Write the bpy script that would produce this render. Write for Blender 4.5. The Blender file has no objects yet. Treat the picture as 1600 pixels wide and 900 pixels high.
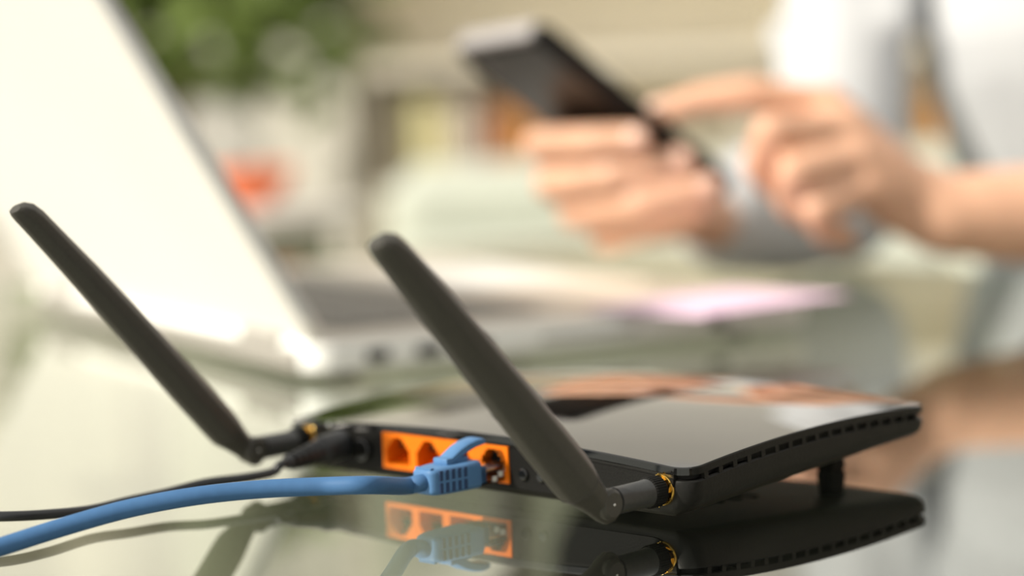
import bpy, bmesh, math, random
from mathutils import Vector, Matrix
random.seed(7)
PI = math.pi
S = bpy.context.scene
COL = S.collection

# ------------------------------------------------------------ camera
FPX = 3408.0
ROLL = math.radians(2.3)
PITCH = math.atan((450 - 147) / FPX)
CAMPOS = Vector((0, 0, 0.13))
fw = Vector((0, math.cos(PITCH), -math.sin(PITCH)))
up0 = Vector((0, math.sin(PITCH), math.cos(PITCH)))
IX = math.cos(ROLL) * Vector((1, 0, 0)) - math.sin(ROLL) * up0
IY = math.sin(ROLL) * Vector((1, 0, 0)) + math.cos(ROLL) * up0
cd = bpy.data.cameras.new('camera')
cam = bpy.data.objects.new('camera', cd)
COL.objects.link(cam)
m = Matrix.Identity(4)
for i in range(3):
    m[i][0] = IX[i]; m[i][1] = IY[i]; m[i][2] = -fw[i]; m[i][3] = CAMPOS[i]
cam.matrix_world = m
cd.sensor_width = 36
cd.lens = FPX * 36 / 1600
cd.clip_start = 0.02
cd.dof.use_dof = True
cd.dof.focus_distance = 0.655
cd.dof.aperture_fstop = 4.0
S.camera = cam

# ------------------------------------------------------------ world, sun, exposure
SUN_DIR = Vector((-0.92, -0.40, 0.0)).normalized()
SUN_EL = math.radians(36)
SUN_E = 5.6
WORLD_E = 0.78
S.view_settings.view_transform = 'Standard'
S.view_settings.look = 'None'
S.view_settings.exposure = 0.0
S.view_settings.gamma = 1.0
S.view_settings.use_curve_mapping = False
W = bpy.data.worlds.new('world'); S.world = W; W.use_nodes = True
bg = W.node_tree.nodes['Background']
bg.inputs[0].default_value = (1.0, 0.97, 0.90, 1)
bg.inputs[1].default_value = WORLD_E
sd = bpy.data.lights.new('sun', 'SUN')
sun = bpy.data.objects.new('sun', sd); COL.objects.link(sun)
sv = SUN_DIR * math.cos(SUN_EL) + Vector((0, 0, math.sin(SUN_EL)))
sun.rotation_euler = sv.to_track_quat('Z', 'Y').to_euler()
sun.location = (-3, -1, 3)
sd.energy = SUN_E; sd.color = (1.0, 0.92, 0.79); sd.angle = math.radians(2.5)

# ------------------------------------------------------------ pixel helpers (turn a point of the photo into a place in the room)
def at(x, y, Y):
    d = fw + IX * ((x - 800) / FPX) - IY * ((y - 450) / FPX)
    return CAMPOS + d * (Y / d.y)
def tab(x, y, z=0.0):
    d = fw + IX * ((x - 800) / FPX) - IY * ((y - 450) / FPX)
    return CAMPOS + d * ((z - CAMPOS.z) / d.z)

# ------------------------------------------------------------ materials
def mat(name, col, rough=0.5, metal=0.0, spec=0.5, coat=0.0, sss=0.0, noise=0.0, nscale=40, bump=0.0, ior=1.5):
    M = bpy.data.materials.new(name); M.use_nodes = True
    nt = M.node_tree; b = nt.nodes['Principled BSDF']
    b.inputs['Base Color'].default_value = (*col, 1)
    b.inputs['Roughness'].default_value = rough
    b.inputs['Metallic'].default_value = metal
    b.inputs['IOR'].default_value = ior
    b.inputs['Specular IOR Level'].default_value = spec
    b.inputs['Coat Weight'].default_value = coat
    b.inputs['Coat Roughness'].default_value = 0.03
    if sss:
        b.inputs['Subsurface Weight'].default_value = sss
        b.inputs['Subsurface Radius'].default_value = (0.012, 0.004, 0.002)
        b.inputs['Subsurface Scale'].default_value = 0.6
    if noise or bump:
        tc = nt.nodes.new('ShaderNodeTexCoord'); n = nt.nodes.new('ShaderNodeTexNoise')
        n.inputs['Scale'].default_value = nscale; n.inputs['Detail'].default_value = 3
        nt.links.new(tc.outputs['Object'], n.inputs['Vector'])
        if noise:
            r = nt.nodes.new('ShaderNodeValToRGB')
            r.color_ramp.elements[0].position = 0.3; r.color_ramp.elements[1].position = 0.7
            r.color_ramp.elements[0].color = (*[max(0, c * (1 - noise)) for c in col], 1)
            r.color_ramp.elements[1].color = (*[min(1, c * (1 + noise)) for c in col], 1)
            nt.links.new(n.outputs['Fac'], r.inputs['Fac']); nt.links.new(r.outputs['Color'], b.inputs['Base Color'])
        if bump:
            bp = nt.nodes.new('ShaderNodeBump'); bp.inputs['Strength'].default_value = bump
            bp.inputs['Distance'].default_value = 0.0004
            nt.links.new(n.outputs['Fac'], bp.inputs['Height']); nt.links.new(bp.outputs['Normal'], b.inputs['Normal'])
    return M

def glass_top(name, tint, ior=1.5):
    # polished pane: what is not reflected at its faces goes straight through, tinted
    M = bpy.data.materials.new(name); M.use_nodes = True
    nt = M.node_tree; nt.nodes.clear()
    out = nt.nodes.new('ShaderNodeOutputMaterial')
    fr = nt.nodes.new('ShaderNodeFresnel'); fr.inputs['IOR'].default_value = ior
    a = nt.nodes.new('ShaderNodeMath'); a.operation = 'MULTIPLY'; a.inputs[1].default_value = 2
    b = nt.nodes.new('ShaderNodeMath'); b.operation = 'ADD'; b.inputs[1].default_value = 1
    c = nt.nodes.new('ShaderNodeMath'); c.operation = 'DIVIDE'
    nt.links.new(fr.outputs[0], a.inputs[0]); nt.links.new(fr.outputs[0], b.inputs[0])
    nt.links.new(a.outputs[0], c.inputs[0]); nt.links.new(b.outputs[0], c.inputs[1])
    t = nt.nodes.new('ShaderNodeBsdfTransparent'); t.inputs[0].default_value = (*tint, 1)
    g = nt.nodes.new('ShaderNodeBsdfGlossy'); g.inputs['Roughness'].default_value = 0.0
    g.inputs['Color'].default_value = (0.97, 1, 0.97, 1)
    mx = nt.nodes.new('ShaderNodeMixShader')
    nt.links.new(c.outputs[0], mx.inputs[0]); nt.links.new(t.outputs[0], mx.inputs[1]); nt.links.new(g.outputs[0], mx.inputs[2])
    nt.links.new(mx.outputs[0], out.inputs[0])
    return M
def clear(name, tint):
    M = bpy.data.materials.new(name); M.use_nodes = True
    nt = M.node_tree; nt.nodes.clear()
    out = nt.nodes.new('ShaderNodeOutputMaterial'); t = nt.nodes.new('ShaderNodeBsdfTransparent')
    t.inputs[0].default_value = (*tint, 1)
    nt.links.new(t.outputs[0], out.inputs[0]); return M

M_body = mat('black satin plastic', (0.011, 0.011, 0.010), 0.42, spec=0.22, noise=0.15, nscale=900, bump=0.15)
M_panel = mat('black textured plastic', (0.008, 0.008, 0.0075), 0.6, spec=0.12, noise=0.2, nscale=1500, bump=0.3)
M_gloss = mat('piano black acrylic', (0.004, 0.004, 0.004), 0.035, spec=0.5, coat=1.0)
M_dark = mat('black recess', (0.006, 0.006, 0.006), 0.8)
M_ant = mat('soft black rubberised plastic', (0.054, 0.052, 0.045), 0.42, spec=0.35, noise=0.1, nscale=1200, bump=0.12)
M_barrel = mat('charcoal plastic barrel', (0.035, 0.037, 0.038), 0.3, noise=0.15, nscale=800)
M_gold = mat('gold plated brass', (0.95, 0.62, 0.16), 0.22, metal=1.0)
M_orange = mat('orange port plastic', (0.76, 0.165, 0.002), 0.55, spec=0.2, noise=0.04, nscale=400)
M_blue = mat('blue cable jacket', (0.055, 0.145, 0.31), 0.6, spec=0.25, noise=0.05, nscale=300, bump=0.1)
M_boot = mat('blue rubber boot', (0.085, 0.205, 0.41), 0.5, spec=0.3, noise=0.05, nscale=300)
M_slotshade = mat('blue boot slot shade', (0.02, 0.05, 0.13), 0.7)  # shaded copy of the boot blue, for the slots
M_blackcab = mat('black cable jacket', (0.02, 0.022, 0.025), 0.35)
M_copper = mat('copper pin', (0.85, 0.42, 0.20), 0.3, metal=1.0)
M_silver = mat('bright contact metal', (0.9, 0.9, 0.88), 0.15, metal=1.0)
M_clearplug = glass_top('clear polycarbonate', (0.85, 0.88, 0.92), 1.45)
M_lid = mat('pale silver aluminium lid', (0.88, 0.865, 0.83), 0.42, metal=0.0, noise=0.02, nscale=5)
M_lidedge = mat('silver lid edge', (0.76, 0.78, 0.80), 0.4, metal=0.1)
M_base = mat('silver laptop shell', (0.88, 0.89, 0.87), 0.6, metal=0.0)
M_deck = mat('warm silver palm rest', (0.78, 0.72, 0.63), 0.38, metal=0.0)
M_key = mat('dark grey key', (0.30, 0.285, 0.26), 0.5)
M_screen = mat('dark laptop screen', (0.01, 0.01, 0.012), 0.1)
M_phone = mat('dark brown black phone back', (0.018, 0.014, 0.011), 0.34, spec=0.25)
M_phonefr = mat('black phone frame', (0.008, 0.008, 0.008), 0.45, spec=0.15)
M_phonelit = mat('sunlit phone end tone', (0.45, 0.43, 0.43), 0.3, metal=0.2)  # pale tone imitating sunlight on the phone's dark top edge
M_pscreen = mat('phone screen glass', (0.03, 0.035, 0.045), 0.05)
M_skin = mat('skin', (0.74, 0.44, 0.30), 0.45, sss=0.12, noise=0.08, nscale=60)
M_nail = mat('fingernail', (0.85, 0.56, 0.45), 0.25)
M_shirt = mat('white cotton shirt', (0.54, 0.56, 0.585), 0.85, noise=0.03, nscale=60, bump=0.4)
M_trs = mat('dark trousers', (0.015, 0.016, 0.020), 0.9, noise=0.2, nscale=200)
M_hair = mat('brown hair', (0.07, 0.035, 0.018), 0.5, noise=0.4, nscale=90)
M_shoe = mat('dark shoe', (0.02, 0.02, 0.02), 0.5)
M_eye = mat('eye white', (0.85, 0.83, 0.8), 0.2)
M_iris = mat('dark iris', (0.04, 0.02, 0.01), 0.2)
M_lip = mat('lip', (0.55, 0.18, 0.14), 0.5)
M_pink = mat('pink paper', (0.83, 0.62, 0.80), 0.8)
M_wall = mat('warm beige wall paint', (0.62, 0.61, 0.58), 0.85, noise=0.04, nscale=3)
M_ceil = mat('off white ceiling paint', (0.75, 0.73, 0.68), 0.9)
M_floor = mat('pale floor boards', (0.36, 0.34, 0.29), 0.5, noise=0.12, nscale=6)
M_shelf = mat('cream shelf board', (0.90, 0.85, 0.73), 0.6, noise=0.04, nscale=8)
M_cabinet = mat('ivory door panel', (0.66, 0.63, 0.53), 0.6)
M_sofa = mat('sage green upholstery', (0.50, 0.53, 0.46), 0.95, noise=0.06, nscale=30, bump=0.3)
M_leaf = mat('plant leaf', (0.17, 0.24, 0.055), 0.5, noise=0.35, nscale=8)
M_trunk = mat('plant stem', (0.16, 0.10, 0.05), 0.8)
M_pot = mat('pale plant pot', (0.6, 0.57, 0.5), 0.6)
M_soil = mat('potting soil', (0.05, 0.03, 0.02), 0.95)
M_bowl = mat('orange red glazed bowl', (0.85, 0.20, 0.07), 0.3)
M_white = mat('white lacquer', (0.75, 0.73, 0.68), 0.4)
M_chrome = mat('brushed steel', (0.6, 0.6, 0.6), 0.3, metal=1.0)
M_wood = mat('oak chair wood', (0.35, 0.22, 0.11), 0.5, noise=0.2, nscale=12)
M_cush = mat('grey green fabric', (0.32, 0.34, 0.26), 0.95)
M_glass = glass_top('green tinted table glass', (0.60, 0.61, 0.55), 1.5)
M_glassin = clear('table glass lower face', (0.93, 0.96, 0.92))
M_glassedge = mat('green glass edge', (0.25, 0.50, 0.42), 0.1, coat=0.5)

# ------------------------------------------------------------ mesh helpers
def link(name, bm, material, parent=None, smooth=False, autos=None):
    me = bpy.data.meshes.new(name)
    bmesh.ops.recalc_face_normals(bm, faces=bm.faces[:])
    bm.to_mesh(me); bm.free()
    if smooth:
        for p in me.polygons: p.use_smooth = True
        if autos:
            me.set_sharp_from_angle(angle=math.radians(autos))
    for mm in (material if isinstance(material, (list, tuple)) else [material]): me.materials.append(mm)
    o = bpy.data.objects.new(name, me); COL.objects.link(o)
    if parent: o.parent = parent
    return o
def thing(name, label, cat, loc=(0, 0, 0), rotz=0, group=None):
    o = bpy.data.objects.new(name, None); COL.objects.link(o)
    o.empty_display_size = 0.02
    o.location = loc; o.rotation_euler = (0, 0, rotz); o['label'] = label; o['category'] = cat
    if group: o['group'] = group
    return o
def tag(o, label, cat, group=None):
    o['label'] = label; o['category'] = cat
    if group: o['group'] = group
    return o
def struct(name, bm, m, parent=None):
    o = link(name, bm, m, parent); o['kind'] = 'structure'; return o
def dup(root, label=None, group=None):
    r = root.copy(); COL.objects.link(r)
    if label: r['label'] = label
    if group: r['group'] = group
    for ch in list(root.children):
        c = ch.copy(); COL.objects.link(c); c.parent = r
        for g in ch.children:
            d = g.copy(); COL.objects.link(d); d.parent = c
    return r
def box(bm, c, s, rot=None, bevel=0, seg=2):
    M4 = Matrix.Translation(Vector(c))
    if rot is not None: M4 = M4 @ rot.to_4x4()
    M4 = M4 @ Matrix.Diagonal((s[0], s[1], s[2], 1))
    r = bmesh.ops.create_cube(bm, size=1, matrix=M4)
    if bevel:
        es = {e for v in r['verts'] for e in v.link_edges}
        bmesh.ops.bevel(bm, geom=list(es), offset=bevel, segments=seg, profile=0.5, affect='EDGES')
def frame_of(d):
    d = d.normalized(); a = Vector((0, 0, 1)) if abs(d.z) < 0.9 else Vector((1, 0, 0))
    x = d.cross(a).normalized(); y = d.cross(x).normalized(); return x, y
def loft(bm, rings, cap=True, closed=True):
    vs = [[bm.verts.new(p) for p in r] for r in rings]
    n = len(vs[0])
    for a, b in zip(vs, vs[1:]):
        for i in range(n if closed else n - 1):
            j = (i + 1) % n
            bm.faces.new((a[i], a[j], b[j], b[i]))
    if cap:
        bm.faces.new(vs[0][::-1]); bm.faces.new(vs[-1])
    return vs
def cyl(bm, p0, p1, r0, r1=None, seg=24, cap=True):
    p0 = Vector(p0); p1 = Vector(p1); r1 = r0 if r1 is None else r1
    x, y = frame_of(p1 - p0)
    R = lambda p, r: [p + (x * math.cos(2 * PI * k / seg) + y * math.sin(2 * PI * k / seg)) * r for k in range(seg)]
    loft(bm, [R(p0, r0), R(p1, r1)], cap)
def lathe(bm, axis_p, axis_d, prof, seg=32, cap=True):
    p = Vector(axis_p); d = Vector(axis_d).normalized(); x, y = frame_of(d)
    loft(bm, [[p + d * t + (x * math.cos(2 * PI * k / seg) + y * math.sin(2 * PI * k / seg)) * r for k in range(seg)] for t, r in prof], cap)
def catmull(pts, n=10):
    out = []
    P = [pts[0] * 2 - pts[1]] + pts + [pts[-1] * 2 - pts[-2]]
    for i in range(1, len(P) - 2):
        for k in range(n):
            t = k / n
            a, b, c, d = P[i - 1], P[i], P[i + 1], P[i + 2]
            out.append(0.5 * ((2 * b) + (c - a) * t + (2 * a - 5 * b + 4 * c - d) * t * t + (3 * b - a - 3 * c + d) * t ** 3))
    out.append(pts[-1]); return out
def tube(bm, pts, r, seg=16, n=10):
    pts = catmull([Vector(p) for p in pts], n)
    d = (pts[1] - pts[0]).normalized(); x, y = frame_of(d); rings = []
    for i, p in enumerate(pts):
        t = (pts[min(i + 1, len(pts) - 1)] - pts[max(i - 1, 0)]).normalized()
        x = (x - t * x.dot(t)).normalized(); y = t.cross(x)
        rings.append([p + (x * math.cos(2 * PI * k / seg) + y * math.sin(2 * PI * k / seg)) * r for k in range(seg)])
    loft(bm, rings)
def capsule(bm, p0, r0, p1, r1, seg=16):
    p0 = Vector(p0); p1 = Vector(p1); d = p1 - p0; L = d.length
    if L < 1e-6: d = Vector((0, 0, 1))
    d.normalize(); prof = []
    for k in range(1, 6):
        a = PI / 2 * k / 5; prof.append((-r0 * math.cos(a), r0 * math.sin(a)))
    for k in range(0, 5):
        a = PI / 2 * k / 5; prof.append((L + r1 * math.sin(a), r1 * math.cos(a)))
    lathe(bm, p0, d, prof, seg)
def ellipsoid(bm, c, s, rot=None, u=20, v=14):
    M4 = Matrix.Translation(Vector(c))
    if rot is not None: M4 = M4 @ rot.to_4x4()
    M4 = M4 @ Matrix.Diagonal((s[0], s[1], s[2], 1))
    bmesh.ops.create_uvsphere(bm, u_segments=u, v_segments=v, radius=1, matrix=M4)
def remesh(o, voxel, smooth=4, fac=0.5):
    md = o.modifiers.new('r', 'REMESH'); md.mode = 'VOXEL'; md.voxel_size = voxel; md.use_smooth_shade = True
    ms = o.modifiers.new('s', 'SMOOTH'); ms.iterations = smooth; ms.factor = fac
    bpy.context.view_layer.update()
    dg = bpy.context.evaluated_depsgraph_get()
    me = bpy.data.meshes.new_from_object(o.evaluated_get(dg))
    mats = [q for q in o.data.materials]
    o.modifiers.clear(); old = o.data; o.data = me
    me.materials.clear()
    for q in mats: me.materials.append(q)
    for p in me.polygons: p.use_smooth = True
    me.name = o.name; bpy.data.meshes.remove(old)
def child_local(o):  # geometry was written in world space: move it into its parent's space
    inv = o.parent.matrix_world.inverted() if o.parent else None
def worldpart(name, bm, m, parent, smooth=False, autos=None):
    bpy.context.view_layer.update()
    pm = parent.matrix_world.inverted()
    bmesh.ops.transform(bm, matrix=pm, verts=bm.verts[:])
    return link(name, bm, m, parent, smooth, autos)

# ------------------------------------------------------------ setting
FLOOR = -0.74
WALLY = 4.4
bm = bmesh.new(); box(bm, (0.3, 2.0, FLOOR - 0.05), (8, 7.2, 0.1)); struct('floor', bm, M_floor)
bm = bmesh.new(); box(bm, (0.3, WALLY + 0.05, 0.56), (8, 0.1, 2.6)); struct('wall_back', bm, M_wall)
M_shadewall = mat('dark shading wall', (0.26, 0.23, 0.20), 0.85, noise=0.05, nscale=3)  # dark tone for the unseen walls that shade right-facing sides
bm = bmesh.new(); box(bm, (2.75, 1.45, 0.56), (0.1, 5.8, 2.6)); struct('shade_wall_right', bm, M_shadewall)  # unseen wall, set close and dark to deepen shade on right-facing sides
bm = bmesh.new(); box(bm, (1.65, -1.5, 0.56), (2.1, 0.1, 2.6)); struct('shade_wall_front', bm, M_shadewall)  # unseen part wall added behind the camera to cut light from the right
bm = bmesh.new(); box(bm, (0.3, WALLY - 0.01, FLOOR + 0.05), (8, 0.02, 0.1)); struct('baseboard_back', bm, M_white)

# ------------------------------------------------------------ glass table
D1 = Vector((0.884, 0.467, 0)).normalized()      # away from the hinge, towards the sitter
D2 = Vector((-D1.y, D1.x, 0))
HC = Vector((-0.095, 1.0, 0))                     # laptop hinge corner nearest the camera
def hp(a, b, z=0): return HC + D1 * a + D2 * b + Vector((0, 0, z))
EDGE_A = 0.565
TH = 0.010
LAPROT = math.atan2(D1.y, D1.x)
tb = thing('glass_table', 'large table with a glossy green-tinted glass top under the router and laptop', 'table', hp(-0.2, -0.1, FLOOR), LAPROT)
# local: x=D1, y=D2 around that origin
x0, x1, y0, y1 = -1.1 + 0.2, EDGE_A + 0.2, -1.05 + 0.1, 0.74 + 0.1
bm = bmesh.new()
H0 = -FLOOR
vs = [bm.verts.new((x, y, z)) for z in (H0, H0 - TH) for x, y in ((x0, y0), (x1, y0), (x1, y1), (x0, y1))]
f = bm.faces.new(vs[:4]); f.material_index = 0
f = bm.faces.new(vs[4:][::-1]); f.material_index = 1
for i in range(4):
    f = bm.faces.new((vs[i], vs[i + 4], vs[(i + 1) % 4 + 4], vs[(i + 1) % 4])); f.material_index = 2
link('glass_top', bm, [M_glass, M_glassin, M_glassedge], tb)
for sx, sy in ((x0 + .08, y0 + .08), (x1 - .12, y0 + .08), (x1 - .12, y1 - .08), (x0 + .08, y1 - .08)):
    bm = bmesh.new(); cyl(bm, (sx, sy, 0), (sx, sy, H0 - TH - 0.004), 0.018, 0.018)
    lathe(bm, (sx, sy, H0 - TH - 0.004), (0, 0, 1), [(0, 0.03), (0.004, 0.03)])
    link('leg', bm, M_chrome, tb, True, 40)

# ------------------------------------------------------------ router   (local x = along the back to the left, y = depth, z = up; millimetres)
N0 = Vector((0.0499, 0.6376, 0))
UX = Vector((-0.711, 0.703, 0)).normalized(); VX = Vector((UX.y, -UX.x, 0))
rt = bpy.data.objects.new('router', None); COL.objects.link(rt); rt.empty_display_size = 0.02
RW, RD = 187.0, 127.0
# world = N0 + UX*u + VX*v ; right-handed frame needs x = -UX, y = VX
mm = Matrix.Identity(4)
for i in range(3):
    mm[i][0] = -UX[i]; mm[i][1] = VX[i]; mm[i][2] = (0, 0, 1)[i]; mm[i][3] = N0[i]
CEN = mm @ Vector((-RW / 2000, RD / 2000, 0))
mc = mm.copy(); mc.translation = CEN
rt.matrix_world = mc
rt['label'] = 'black wireless router with glossy curved top, two antennas and an orange port row'
rt['category'] = 'router'
def L(u, v, z): return Vector((-(u - RW / 2) / 1000, (v - RD / 2) / 1000, z / 1000))
def Wd(u, v, z): return N0 + UX * (u / 1000) + VX * (v / 1000) + Vector((0, 0, z / 1000))
def wtop(u, v):
    return 17 + 4.2 * (1 - ((u - RW / 2) / (RW / 2)) ** 2) + 4.8 * (1 - ((v - 80) / 80) ** 2)
def wbot(u, v): return 2.2 + 7.4 * (v / 121)
def rr(r, n=8, d=0.0, nsx=26, nsy=20):   # rounded rectangle outline with normals, inset by d
    pts = []
    cs = [((RW - r), (RD - r), 0), (r, (RD - r), 90), (r, r, 180), (RW - r, r, 270)]
    seq = []
    for cx, cy, a0 in cs:
        for k in range(n + 1):
            a = math.radians(a0 + 90 * k / n); seq.append((cx + r * math.cos(a), cy + r * math.sin(a), math.cos(a), math.sin(a)))
    out = []
    for i, p in enumerate(seq):
        out.append(p); q = seq[(i + 1) % len(seq)]
        dd = math.hypot(q[0] - p[0], q[1] - p[1])
        if dd > 15:
            kk = int(dd / 6)
            for j in range(1, kk):
                t = j / kk; out.append((p[0] + (q[0] - p[0]) * t, p[1] + (q[1] - p[1]) * t, p[2], p[3]))
    return out
OUT = rr(7.0)
def ring(ins, hf, backk=1.0):
    res = []
    for u, v, nx, ny in OUT:
        kx = ins; ky = ins * (backk if ny < -0.3 else 1)
        uu, vv = u - nx * kx, v - ny * ky
        res.append(L(uu, vv, hf(u, v, uu, vv)))
    return res
# top plate
bm = bmesh.new()
def grid_fill_top(bm, edge_ring, fn, N=10):
    # concentric rings shrinking to the centre
    prev = edge_ring
    n = len(prev)
    for k in range(1, N + 1):
        s = 1 - k / N
        if k == N:
            c = bm.verts.new(fn(RW / 2, RD / 2))
            for i in range(n): bm.faces.new((prev[i], prev[(i + 1) % n], c))
        else:
            cur = [bm.verts.new(fn(RW / 2 + (u - RW / 2) * s, RD / 2 + (v - RD / 2) * s)) for u, v, _, _ in OUT]
            for i in range(n): bm.faces.new((prev[i], prev[(i + 1) % n], cur[(i + 1) % n], cur[i]))
            prev = cur
rings = [ring(0.25, lambda u, v, a, b: wtop(u, v) - 2.6), ring(0, lambda u, v, a, b: wtop(u, v) - 2.4), ring(0, lambda u, v, a, b: wtop(u, v) - 0.35), ring(0.35, lambda u, v, a, b: wtop(u, v))]
vs = loft(bm, rings, cap=False)
bm.faces.new(vs[0][::-1])
grid_fill_top(bm, vs[-1], lambda u, v: L(u, v, wtop(u, v)))
tp_ = link('top_plate', bm, [M_gloss, M_body], rt, True, 35)
for p in tp_.data.polygons:
    if p.normal.z < 0.75 and p.center.y > L(0, 3, 0).y: p.material_index = 1
# body shell
def bring(ins, t, bk=0.25):    # t: 0 at the groove, 1 at the underside
    def h(u, v, a, b):
        top = wtop(u, v) - 4.4; bo = wbot(u, v); return top + (bo - top) * t
    return ring(ins, h, bk)
prof = [(0.6, -0.02), (0.0, 0.03), (0.0, 0.3), (0.3, 0.5), (1.2, 0.7), (2.8, 0.86), (5.2, 0.96), (8.5, 1.0)]
bm = bmesh.new(); loft(bm, [bring(i, t) for i, t in prof])
body = link('body', bm, M_body, rt, True, 40)
def cutter(boxes):
    b = bmesh.new()
    for c, s in boxes: box(b, c, s)
    o = link('cutter', b, M_dark); o.matrix_world = rt.matrix_world; return o
PU0, PU1, PW0, PW1 = 74.0, 133.5, 5.9, 18.0
ct = cutter([(L((PU0 + PU1) / 2, 5, (PW0 + PW1) / 2), ((PU1 - PU0) / 1000, 0.014, (PW1 - PW0) / 1000))])
bpy.context.view_layer.update()
md = body.modifiers.new('b', 'BOOLEAN'); md.operation = 'DIFFERENCE'; md.object = ct; md.solver = 'EXACT'
bpy.context.view_layer.update()
me = bpy.data.meshes.new_from_object(body.evaluated_get(bpy.context.evaluated_depsgraph_get()))
body.modifiers.clear(); body.data = me; bpy.data.objects.remove(ct)
# the inner dark core seen in the ventilation groove
bm = bmesh.new()
loft(bm, [ring(2.2, lambda u, v, a, b: wtop(u, v) - 5.0), ring(2.2, lambda u, v, a, b: wtop(u, v) - 2.0)])
link('vent_recess', bm, M_dark, rt)
for sideu in (0.0, RW):
    for k in range(17):
        v = 8.5 + k * 6.9
        bm = bmesh.new(); u = 0.9 if sideu == 0 else RW - 0.9
        ang = math.atan2(wtop(u, v + 3) - wtop(u, v - 3), 6)
        box(bm, L(u, v, wtop(u, v) - 3.3), (0.0016, 0.0019, 0.0026), Matrix.Rotation(ang, 3, 'X'))
        link('vent_rib', bm, M_body, rt)
for vv in (0.9,):   # solid collar closing the groove along the back
    bm = bmesh.new()
    pts = [i for i in range(0, 31)]
    r1 = [L(6 + (RW - 12) * i / 30, 0.3, wtop(6 + (RW - 12) * i / 30, 0) - 4.6) for i in pts]
    r2 = [L(6 + (RW - 12) * i / 30, 0.3, wtop(6 + (RW - 12) * i / 30, 0) - 2.1) for i in pts]
    r3 = [p + Vector((0, 0.003, 0)) for p in r2]; r4 = [p + Vector((0, 0.003, 0)) for p in r1]
    rings = [[a, b, c, d] for a, b, c, d in zip(r1, r2, r3, r4)]
    loft(bm, rings); link('rear_rim', bm, M_body, rt)
# back panel plate with rounded lower corners
bm = bmesh.new()
def bp_outline(off):
    o = []
    for k in range(31):
        u = 5.5 + (RW - 11) * k / 30; o.append((u, wtop(u, 0) - 3.6))
    for k in range(9):
        a = PI / 2 * k / 8; o.append((RW - 5.5 - 9 + 9 * math.cos(a), 4.6 + 9 - 9 * math.sin(a)))
    for k in range(9):
        a = PI / 2 * k / 8; o.append((5.5 + 9 - 9 * math.sin(a), 4.6 + 9 - 9 * math.cos(a)))
    return o
ol = bp_outline(0)
hole = [(PU0, PW0), (PU1, PW0), (PU1, PW1), (PU0, PW1)]
def plate(bm, outer, holes, v0, v1):
    layers = []
    es = []
    loops = []
    for lp in [outer] + holes:
        a = [bm.verts.new(L(u, v0, w)) for u, w in lp]
        loops.append(a)
        for i in range(len(a)): es.append(bm.edges.new((a[i], a[(i + 1) % len(a)])))
    bmesh.ops.triangle_fill(bm, use_beauty=True, edges=es)
    for a, lp in zip(loops, [outer] + holes):
        b = [bm.verts.new(L(u, v1, w)) for u, w in lp]
        for i in range(len(a)):
            j = (i + 1) % len(a); bm.faces.new((a[i], a[j], b[j], b[i]))
plate(bm, ol, [hole], -0.45, 0.3)
link('back_panel', bm, M_panel, rt)
# orange port block: four stepped sockets
bm = bmesh.new()
cw = (PU1 - PU0) / 4
for k in range(4):
    uc = PU0 + cw * (k + 0.5); wb = 7.3
    st = [(-5.7, 0), (5.7, 0), (5.7, 5.7), (4.4, 5.7), (4.4, 7.2), (3.1, 7.2), (3.1, 8.6), (1.9, 8.6), (1.9, 9.4), (-1.9, 9.4), (-1.9, 8.6), (-3.1, 8.6), (-3.1, 7.2), (-4.4, 7.2), (-4.4, 5.7), (-5.7, 5.7)]
    hole = [(uc + a, wb + b) for a, b in st]
    a0, a1 = PU0 + cw * k + 0.02, PU0 + cw * (k + 1) - 0.02
    plate(bm, [(a0, PW0 + .05), (a1, PW0 + .05), (a1, PW1 - .05), (a0, PW1 - .05)], [hole], -1.2, 9.0)
    bm.faces.new([bm.verts.new(L(u, 9.0, w)) for u, w in hole])
pb = link('port_block', bm, M_orange, rt)
pb['label'] = 'orange four-socket network port block'
for k in range(1, 4):
    uc = PU0 + cw * (k + 0.5)
    bm = bmesh.new()
    for j in range(8):
        box(bm, L(uc - 3.5 + j, 4.6, 9.4), (0.0004, 0.006, 0.0004), Matrix.Rotation(0.35, 3, 'X'))
    c = link('contact_pins', bm, M_gold, pb)
# buttons, jack
def rcyl(name, u, w, r, v0, v1, m, parent=rt, hole=None, seg=24):
    bm = bmesh.new()
    if hole: prof = [(0, r), (v1 - v0, r), (v1 - v0 + .0, r)]
    lathe(bm, L(u, v0, w), (0, -1, 0), [(0, r / 1000), ((v0 - v1 - 0.3) / 1000, r / 1000), ((v0 - v1) / 1000, (r - 0.35) / 1000)], seg)
    return link(name, bm, m, parent, True, 40)
rcyl('wps_button', 67.5, 9.6, 1.9, 0.5, -1.6, M_gloss)
rcyl('reset_button', 60.0, 9.4, 1.7, 0.5, -1.4, M_gloss)
pbn = rcyl('power_button', 143.5, 11.0, 3.8, 0.5, -2.6, M_gloss); 
jk = rcyl('power_jack', 153.5, 12.5, 4.2, 0.5, -1.3, M_body)
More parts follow.
